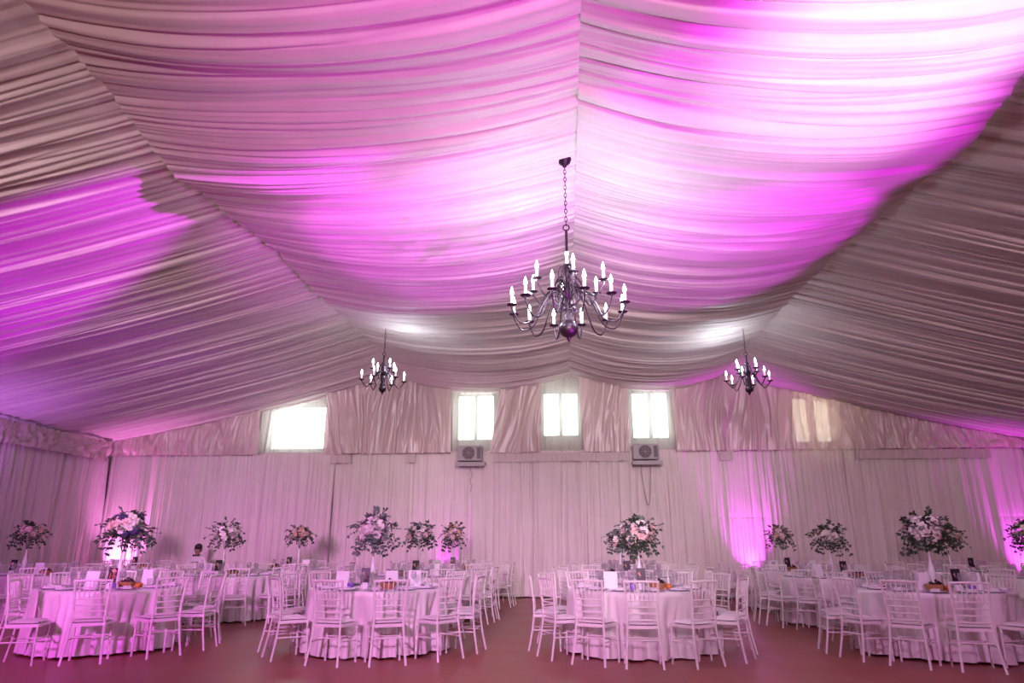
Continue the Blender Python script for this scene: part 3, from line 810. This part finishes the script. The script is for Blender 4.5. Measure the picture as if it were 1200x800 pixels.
full = [k * 30 for k in range(12)]
T = {
    'T1': (-6.10, 9.38, 'the far left front table', 1, [25, 61, 92, 121, 150, 180, 210, 240, 268], 0),
    'T2': (-2.50, 9.58, 'the front table left of aisle', 1, [-80, -47, -9, 20, 53, 84, 112, 142, 172, 205, 232, 256], 1),
    'T3': (0.95, 9.68, 'the front table right of aisle', 1, [-92, -57, -30, -4, 26, 57, 88, 118, 147, 180, 213, 240], 2),
    'T4': (4.70, 9.68, 'the far right front table', 1, [-93, -66, -39, -11, 20, 55, 86, 118, 150, 182, 212, 242], 3),
    'A': (-9.95, 13.1, 'the far left middle table', 2, full, 4),
    'B': (-6.30, 13.1, 'the second-from-left middle table', 2, [2, 32, 66, 94, 124, 152, 182, 213, 240, 270, 304, 334], 5),
    'C': (-2.65, 13.1, 'the third-from-left middle table', 2, [-4, 26, 58, 88, 112, 142, 174, 205, 236, 268, 300, 330], 6),
    'D': (1.20, 13.1, 'the third-from-right middle table', 2, [0, 30, 62, 92, 122, 152, 180, 210, 240, 272, 298, 328], 7),
    'E': (4.75, 13.1, 'the second-from-right middle table', 2, [-8, 22, 52, 82, 112, 142, 172, 206, 240, 272, 296, 322], 8),
    'F': (8.30, 13.1, 'the far right middle table', 2, [4, 34, 64, 94, 124, 154, 184, 214, 244, 274, 304, 334], 9),
    'G1': (-10.1, 16.2, 'the far left back table', 3, [k * 30 + 5 for k in range(12) if k not in (4, 5)], 10),
    'G2': (-6.25, 16.2, 'the second-from-left back table', 3, [k * 30 - 4 for k in range(12)], 11),
    'G3': (-2.55, 16.2, 'the third-from-left back table', 3, [k * 30 + 3 for k in range(12)], 12),
    'G4': (1.50, 16.2, 'the third-from-right back table', 3, [k * 30 - 3 for k in range(12)], 13),
    'G5': (4.85, 16.2, 'the second-from-right back table', 3, [k * 30 + 6 for k in range(12)], 14),
    'G6': (8.50, 16.2, 'the far right back table', 3, [k * 30 for k in range(12)], 15),
}
CARDS = dict(T1=(.18, -.34), T2=(-.10, -.32), T3=(.03, -.32), T4=(.16, -.34), A=(-.45, -.25), B=(-.09, -.25), C=(-.03, -.3), D=(-.1, -.3), E=(.06, -.3), G1=(.15, -.25), G2=(-.02, -.25), G3=(.05, -.25), G4=(.0, -.25), G5=(-.02, -.25), G6=(.15, -.25))
MENUS = dict(T1=[(-.06, -.36, .1), (.30, .30, 0)], T2=[(-.42, -.25, 0), (.20, -.1, -.1), (.46, .12, .5)], T3=[(-.36, -.28, .1)], T4=[(-.20, -.2, .1), (.42, -.22, .2)], A=[(-.75, -.3, .2), (.05, -.2, 0)], B=[(-.30, -.2, 0)], C=[(.3, -.2, 0)], E=[(-.35, -.2, .2), (.40, -.1, 0)], G1=[(-.3, -.25, 0)], G2=[(.4, -.3, 0)], G3=[(-.3, -.25, 0)], G5=[(-.3, -.2, 0), (.5, -.2, 0)])
BASKETS0 = dict(T1=(.48, -.30, True), T2=(.22, -.36, False), T3=(.30, -.35, True), T4=(-.15, -.40, True), A=(.3, -.35, False), B=(.22, -.3, False), C=(-.36, -.16, True), D=(-.45, -.2, False), E=(.32, -.3, False), F=(-.15, -.4, False), G1=(.5, -.3, False), G2=(-.40, -.3, False), G3=(.5, -.2, False), G5=(.0, -.45, False))
BASKETS = {}
for k, (dx, dy, f) in BASKETS0.items():
    q = min(1, (.36 if f else .42) / math.hypot(dx, dy)); BASKETS[k] = (dx * q, dy * q, f)
CUPS = dict(T1=[(.28, -.44)], T2=[(-.26, -.42)], T4=[(.25, -.47)], T3=[(-.1, -.42)])
W_, B_, P_ = 'rosew', 'roseb', 'rosep'
BQ = {
    'T1': ((-6.02, 9.34, 1.53), 'tall white vase of white roses and blue hydrangeas above the orange number card', .27, .23, 34, (W_, W_, B_), 6, 1, False, 50, ('leaf', 'leafg')),
    'T2': ((-2.60, 9.60, 1.49), 'tall vase of pale pink roses, grey leaves on the front table left of aisle', .27, .23, 36, (W_, B_, W_), 2, 2, False, 50, ('leafg', 'leafg')),
    'T3': ((.99, 9.65, 1.46), 'tall vase of blush roses, dark leaves on the front table right of aisle', .27, .22, 30, (B_, W_, B_, W_), 0, 3, False, 62, ('leaf', 'leafg')),
    'T4': ((4.72, 9.65, 1.48), 'tall white vase of big white roses and dark leaves on the far right front table', .27, .23, 28, (W_, W_, B_), 0, 4, False, 56, ('leaf', 'leaf')),
    'A': ((-10.38, 13.1, 1.53), 'flower arrangement of blush blooms and dark leaves on the far left middle table', .29, .23, 18, (B_, P_), 0, 5, False, 40, ('leaf', 'leaf')),
    'B': ((-6.42, 13.1, 1.52), 'round arrangement of many small white blooms on the second-from-left middle table', .28, .25, 40, (W_,), 0, 6, False, 44, ('leaf', 'leafg')),
    'C': ((-2.69, 13.1, 1.50), 'arrangement of cream blooms and loose green sprigs above the small magenta lit patch', .27, .23, 22, (W_, B_), 0, 7, True, 46, ('leaf', 'leafg')),
    'D': ((1.02, 13.2, 1.40), 'flower arrangement mostly hidden behind the big blush one in the middle', .25, .19, 16, (B_, W_), 0, 8, True, 36, ('leaf', 'leafg')),
    'E': ((4.72, 13.1, 1.45), 'arrangement of cream blooms and dark sprigs on the second-from-right middle table', .29, .25, 18, (W_, P_, W_), 0, 9, False, 46, ('leaf', 'leaf')),
    'F': ((8.12, 13.1, 1.50), 'dark leafy arrangement cut by the right edge of the picture', .28, .24, 14, (W_, P_), 0, 10, False, 44, ('leaf', 'leaf')),
    'G1': ((-10.05, 16.2, 1.53), 'blue and green arrangement peeking right behind the white and blue one', .32, .25, 9, (W_, P_), 5, 11, True, 40, ('leaf', 'leaf')),
    'G2': ((-6.15, 16.2, 1.55), 'small peach rose arrangement on the second-from-left back table', .29, .21, 20, (P_, P_, W_), 0, 12, True, 34, ('leaf', 'leaf')),
    'G3': ((-2.55, 16.2, 1.54), 'peach and green arrangement right of the loose cream one', .25, .25, 16, (P_, B_), 0, 13, True, 40, ('leaf', 'leaf')),
    'G5': ((4.78, 16.2, 1.50), 'dark arrangement of dusky peach blooms beside the tall magenta beam', .27, .22, 13, (P_, B_), 0, 14, True, 40, ('leaf', 'leaf')),
    'G6': ((8.35, 16.2, 1.49), 'dark green arrangement peeking right behind the big white one at far right', .36, .26, 5, (P_,), 0, 15, True, 52, ('leaf', 'leaf')),
}
OBST = {}
for k in T:
    q = OBST[k] = []
    cx, cy = T[k][:2]
    if k in CARDS: q.append((*CARDS[k], .11))
    for m in MENUS.get(k, []): q.append((m[0], m[1], .145))
    if k in BASKETS: q.append((*BASKETS[k][:2], .17)); q += [(BASKETS[k][0] + .17, BASKETS[k][1], .13)] if BASKETS[k][2] else []
    for m in CUPS.get(k, []): q.append((m[0], m[1], .09))
    if k in BQ: q.append((BQ[k][0][0] - cx, BQ[k][0][1] - cy, .11))
for k, v in T.items(): table(k, *v)
o = add_chair(T['T1'][2], 'turned sideways', -6.24, 8.12, rad(-70), True, True)
o['label'] = 'white spindle-back chair turned sideways at the left edge, by the far left front table'

# bouquets (x, y, centre height)
for k, v in BQ.items(): bouquet(*v, group='flower arrangements on the tables')
# dark number cards
for k, (dx, dy) in CARDS.items():
    cx, cy, tn = T[k][:3]
    number_card((cx + dx, cy + dy, TZ), 0, 'dark table card printed with orange 16 on ' + tn if k == 'T1' else 'dark table number card with orange print on ' + tn, k == 'T1', 'table number cards', 1.0 if k[0] == 'T' else 1.05)
# white folded menu cards
for k, l in MENUS.items():
    cx, cy, tn = T[k][:3]
    W3 = ['left of the flowers', 'right of the flowers', 'near the right edge']
    for i, (dx, dy, a) in enumerate(l):
        w = 'left of the flowers' if i == 0 and len(l) > 1 or dx < 0 else ('near the right edge' if i == 2 else 'right of the flowers')
        tag(put('menu_card', MENU, None, (cx + dx, cy + dy, TZ), (0, 0, a)), 'white folded menu card standing %s on %s' % (w, tn), 'menu card', 'white menu cards')
for k, (dx, dy, f) in BASKETS.items():
    cx, cy, tn = T[k][:3]; bowl_of_fruit((cx + dx, cy + dy, TZ + .001), tn, f)
for k, l in CUPS.items():
    cx, cy, tn = T[k][:3]
    for (dx, dy) in l:
        o = thing('candle_cup', 'small violet glass candle cup on ' + tn, 'candle holder', (cx + dx, cy + dy, TZ + .001), 0, 'violet candle cups')
        put('cup', CH, o); put('candle', WAX, o, (0, 0, .012))

# ------------------------------------------------------------------ seated waiter
def skin_mesh(name, verts, edges, radii, m, levels=2):
    me = bpy.data.meshes.new(name); me.from_pydata([Vector(v) for v in verts], edges, [])
    o = bpy.data.objects.new(name, me); COL.objects.link(o)
    sk = o.modifiers.new('s', 'SKIN'); sk.use_smooth_shade = True
    for i, r in enumerate(radii):
        v = me.skin_vertices[0].data[i]; v.radius = r if isinstance(r, tuple) else (r, r); v.use_root = (i == 0)
    ss = o.modifiers.new('d', 'SUBSURF'); ss.levels = levels; ss.render_levels = levels
    dg = bpy.context.evaluated_depsgraph_get()
    out = bpy.data.meshes.new_from_object(o.evaluated_get(dg)); bpy.data.objects.remove(o)
    out.materials.clear(); out.materials.append(m); out.polygons.foreach_set('use_smooth', [True] * len(out.polygons)); return out
def waiter(x, y):
    r = thing('person', 'seated person in white shirt and black bow tie at the back, short dark hair', 'person', (x, y, 0), 0); r.scale = (1, 1, .97)
    # facing -y
    V = [(0, 0, .52), (0, .01, .66), (0, .02, .82), (0, .02, .98), (0, .01, 1.07), (0, -.005, 1.12), (0, -.02, 1.19), (0, -.015, 1.25)]
    E = [(i, i + 1) for i in range(7)]; R = [(.17, .12), (.15, .11), (.17, .12), (.17, .10), (.06, .055), (.052, .052), (.075, .088), (.068, .080)]
    def chain(root, pts, rs):
        p = root
        for q, k in zip(pts, rs): V.append(q); R.append(k); E.append((p, len(V) - 1)); p = len(V) - 1
        return p
    for s in (-1, 1):
        e = chain(3, [(s * .17, .02, 1.00), (s * .22, .0, .86), (s * .24, -.05, .72), (s * .17, -.20, .69), (s * .10, -.30, .67), (s * .08, -.36, .665)], [.062, .050, .043, .036, .027, .026])
        hand = e
        for k, (dx, L) in enumerate(((-.024, .062), (-.008, .072), (.008, .068), (.024, .055))):
            chain(hand, [(s * .08 + dx, -.395, .665), (s * .08 + dx * 1.2, -.40 - L * .45, .655), (s * .08 + dx * 1.2, -.40 - L * .8, .632)], [.011, .009, .007])
        chain(hand, [(s * .08 - s * .036, -.37, .66), (s * .08 - s * .046, -.405, .65)], [.011, .008])
        chain(0, [(s * .10, -.05, .51), (s * .11, -.24, .53), (s * .12, -.43, .53), (s * .12, -.44, .30), (s * .12, -.43, .09), (s * .12, -.50, .045), (s * .12, -.58, .035)], [.10, .085, .062, .055, .040, .042, .034])
    put('body', skin_mesh('person_body', V, E, R, M['skin']), r)
    # shirt
    SV = [(0, 0, .50), (0, .01, .66), (0, .02, .82), (0, .02, .98), (0, .012, 1.055)]; SE = [(i, i + 1) for i in range(4)]; SR = [(.18, .13), (.165, .12), (.182, .13), (.18, .112), (.07, .065)]
    for s in (-1, 1):
        p = 3
        for q, k in zip([(s * .17, .02, 1.0), (s * .22, 0, .86), (s * .24, -.05, .72), (s * .17, -.20, .69), (s * .11, -.285, .672)], [.072, .060, .054, .047, .040]):
            SV.append(q); SR.append(k); SE.append((p, len(SV) - 1)); p = len(SV) - 1
    put('shirt', skin_mesh('person_shirt', SV, SE, SR, M['shirt']), r)
    TV = [(0, 0, .50)]; TE = []; TR = [(.185, .135)]
    for s in (-1, 1):
        p = 0
        for q, k in zip([(s * .10, -.05, .51), (s * .11, -.24, .53), (s * .12, -.43, .53), (s * .12, -.44, .30), (s * .12, -.43, .11)], [.108, .094, .073, .066, .058]):
            TV.append(q); TR.append(k); TE.append((p, len(TV) - 1)); p = len(TV) - 1
    put('trousers', skin_mesh('person_trousers', TV, TE, TR, M['trouser']), r)
    for s in (-1, 1):
        b = MB(); b.ball((s * .12, -.50, .040), (.05, .13, .040), 14, 8); put('shoe', b.mesh('shoe', M['par']), r)
    b = MB(); b.ball((0, .006, 1.285), (.094, .104, .085), 18, 12); b.ball((0, .045, 1.23), (.088, .065, .09), 16, 10); put('hair', b.mesh('hair', M['hair']), r)
    f = MB()
    f.ball((0, -.102, 1.205), (.014, .020, .024), 8, 6)
    for s in (-1, 1): f.ball((s * .088, .0, 1.215), (.012, .022, .032), 8, 6)
    put('face_features', f.mesh('nose_and_ears', M['skin']), r)
    e = MB()
    for s in (-1, 1): e.ball((s * .032, -.093, 1.232), (.012, .008, .007), 8, 6); e.box((s * .032, -.096, 1.254), (.034, .01, .007), .002)
    e.box((0, -.098, 1.163), (.045, .008, .008), .002); put('eyes_and_mouth', e.mesh('eyes_and_mouth', M['hair']), r)
    t = MB()
    for s in (-1, 1): t.add([(0, -.085, 1.075), (s * .075, -.088, 1.105), (s * .078, -.075, 1.07), (s * .075, -.088, 1.045), (0, -.07, 1.06), (s * .075, -.06, 1.09), (s * .075, -.06, 1.05)], [(0, 1, 2, 3), (0, 3, 6, 4), (0, 4, 5, 1), (1, 5, 6, 3)])
    t.ball((0, -.082, 1.075), (.018, .014, .018), 8, 6)
    o = put('bow_tie', t.mesh('bow_tie', M['hair']), r); o['label'] = 'black bow tie'
waiter(-9.22, 17.40)
o = add_chair('the far left back table', 'x', -9.22, 17.47, PI, False, False)
if o: o['label'] = 'white spindle back chair under the seated person at the back'

# ------------------------------------------------------------------ uplights on the floor
def par(x, y, label, tilt=0.):
    r = thing('uplight', label, 'floor uplight', (x, y, 0), tilt, 'magenta floor uplights by the back curtain')
    b = MB(); b.lathe([(0, .06), (.07, .06), (.095, .09), (.10, .22), (.092, .22), (.088, .20), (0, .20)], 18); put('lamp_body', b.mesh('par_body', M['par']), r)
    l = MB(); l.lathe([(0, .202), (.085, .202)], 18); put('lens', l.mesh('par_lens', M['lens'], False), r)
    k = MB(); k.tube([(-.12, 0, .16), (-.125, 0, .015), (.125, 0, .015), (.12, 0, .16)], .010, 6)
    for s in (-1, 1): k.box((s * .12, 0, .008), (.03, .2, .016), .003)
    put('yoke', k.mesh('par_yoke', M['par']), r)

def spot(name, loc, tgt, e, col, size, blend=.4, radius=.05):
    d = bpy.data.lights.new(name, 'SPOT'); d.energy = e; d.color = col; d.spot_size = rad(size); d.spot_blend = blend; d.shadow_soft_size = radius
    o = bpy.data.objects.new(name, d); COL.objects.link(o); o.location = loc
    o.rotation_euler = (Vector(tgt) - Vector(loc)).to_track_quat('-Z', 'Y').to_euler(); return o
def point(name, loc, e, col, radius=.2):
    d = bpy.data.lights.new(name, 'POINT'); d.energy = e; d.color = col; d.shadow_soft_size = radius
    o = bpy.data.objects.new(name, d); COL.objects.link(o); o.location = loc; return o
MAG = (.90, .06, 1.0); PNK = (1.0, .25, .85); ICE = (.80, .90, 1.0); WPK = (1.0, .72, .95); WARM = (1.0, .80, .78)
#LIGHTS
for i, (x, l, e, tx, sz) in enumerate([(-12.0, 'uplight on the floor behind the far left tables', 560, -11.8, 76), (-3.05, 'uplight on the floor behind the left aisle tables', 80, -3.05, 76),
                                       (4.72, 'uplight on the floor left of the dark peach flowers', 680, 4.66, 66), (11.3, 'uplight on the floor in the far right corner', 480, 11.3, 76)]):
    par(x, YB - .42, l)
    spot('uplight_beam', (x, YB - .40, .26), (tx, YB - .05, 2.2), e, MAG if i else PNK, sz, 1.0, .05)
spot('uplight_beam', (-12.2, 12.8, .25), (-12.6, 12.8, 2.6), 420, (.62, .20, 1.0), 90, .9, .06)
# chandelier glow
for k in range(5): point('chandelier_glow', (BIG[0] + .62 * math.cos(k * 1.2566), BIG[1] + .62 * math.sin(k * 1.2566), 4.12), 30, ICE, .06)
for (x, y) in (SL, SR): point('chandelier_glow', (x + (.35 if x < 0 else -.35), y, 4.80), 38, ICE, .12)
# moving-head washes standing on the floor out of frame, aimed at the ceiling, with added fills among them
spot('ceiling_wash', (-2.5, -3.0, 2.2), (-2.6, 6.0, 5.4), 900, (1, .70, .74), 48, .95, .1)  # added cream fill above floor level, no fixture behind it
spot('ceiling_wash', (4.3, 0.0, .4), (2.9, 4.85, 5.4), 4200, (1, .66, 1), 25, .8, .08)
spot('ceiling_wash', (4.35, -.5, .4), (2.5, 5.9, 5.5), 3200, (.85, .02, 1), 26, .3, .08)
spot('ceiling_wash', (4.0, -.5, .4), (-.9, 5.3, 5.6), 2600, (1, .10, 1), 32, .9, .08)
spot('ceiling_wash', (4.2, 4.0, .4), (2.5, 8.95, 5.4), 1500, (.85, .02, 1), 28, .35, .08)
spot('ceiling_wash', (3.4, 4.2, .4), (-1.7, 8.8, 5.4), 1900, (.85, .02, 1), 31, .6, .08)
spot('ceiling_wash', (-3.4, 4.4, .4), (-2.0, 8.9, 5.4), 900, (.85, .02, 1), 30, .5, .08)
spot('side_wash', (3.2, 4.6, 4.50), (-9.0, 9.0, 4.80), 8000, (.80, .01, 1), 17, .6, .05)
spot('side_wash', (-8.0, 2.5, .4), (-10.2, 11.5, 4.5), 1100, (.62, .01, 1), 54, .9, .05)
spot('side_wash', (7.0, -3.0, 3.0), (8.2, 9.5, 4.75), 1500, (1, .62, .70), 40, .9, .1)  # added grazing fill, brings out the right-hand pleats
spot('side_wash', (-7.5, -3.0, 3.0), (-8.6, 11.0, 4.75), 350, (1, .60, .70), 40, .9, .1)  # added grazing fill for the left panel, same purpose
spot('side_wash', (9.5, 9.5, .4), (11.0, 17.5, 3.9), 90, (.70, .02, 1), 24, .9, .05)
# unseen washes at the open end: tables first, then added fill
spot('stage_wash', (-5.5, -4.0, 3.9), (-6.8, 9.4, .6), 5200, (.96, .08, 1), 28, .8, .3)
spot('stage_wash', (-2.0, -4.0, 4.2), (-1.8, 9.6, .6), 5200, (1, .38, .98), 30, .9, .3)
spot('stage_wash', (2.0, -4.0, 4.2), (3.4, 9.6, .6), 1800, (1, .42, .94), 32, .9, .3)
spot('added_wall_wash', (-5.0, -2.0, 4.0), (-7.6, 18.5, 2.9), 5200, (1, .76, .82), 33, .9, 1.3)  # wall washes are added to brighten the back curtains, source unknown
spot('added_wall_wash', (1.0, -2.0, 4.0), (0.3, 18.5, 2.9), 6600, (1, .78, .82), 33, .9, 1.3)
spot('added_wall_wash', (5.0, -2.0, 4.0), (7.8, 18.5, 2.9), 1900, (1, .76, .82), 33, .9, 1.3)
point('unseen_fill_point', (-3.0, -1.5, 4.0), 120, (1, .45, .62), .4)  # added pinkish ambient fill, no chandelier hangs here
#ENDLIGHTS
w = bpy.data.worlds.new('dim_hall'); sc.world = w; w.use_nodes = True
w.node_tree.nodes['Background'].inputs[0].default_value = (.9, .95, 1, 1); w.node_tree.nodes['Background'].inputs[1].default_value = .6

# ------------------------------------------------------------------ camera
cd = bpy.data.cameras.new('camera'); cam = bpy.data.objects.new('camera', cd); COL.objects.link(cam)
cd.sensor_fit = 'HORIZONTAL'; cd.sensor_width = 36; cd.lens = 24; cd.clip_end = 200
cam.location = (0, 0, HC)
cam.matrix_world = Matrix.Translation((0, 0, HC)) @ Matrix(((ri.x, up.x, -fw.x), (ri.y, up.y, -fw.y), (ri.z, up.z, -fw.z))).to_4x4()
sc.camera = cam
vs = sc.view_settings; vs.view_transform = 'Standard'; vs.look = 'None'; vs.exposure = 0; vs.gamma = 1; vs.use_curve_mapping = False
sc.cycles.use_denoising = True
sc.cycles.max_bounces = 8; sc.cycles.transparent_max_bounces = 24; sc.cycles.sample_clamp_indirect = 6
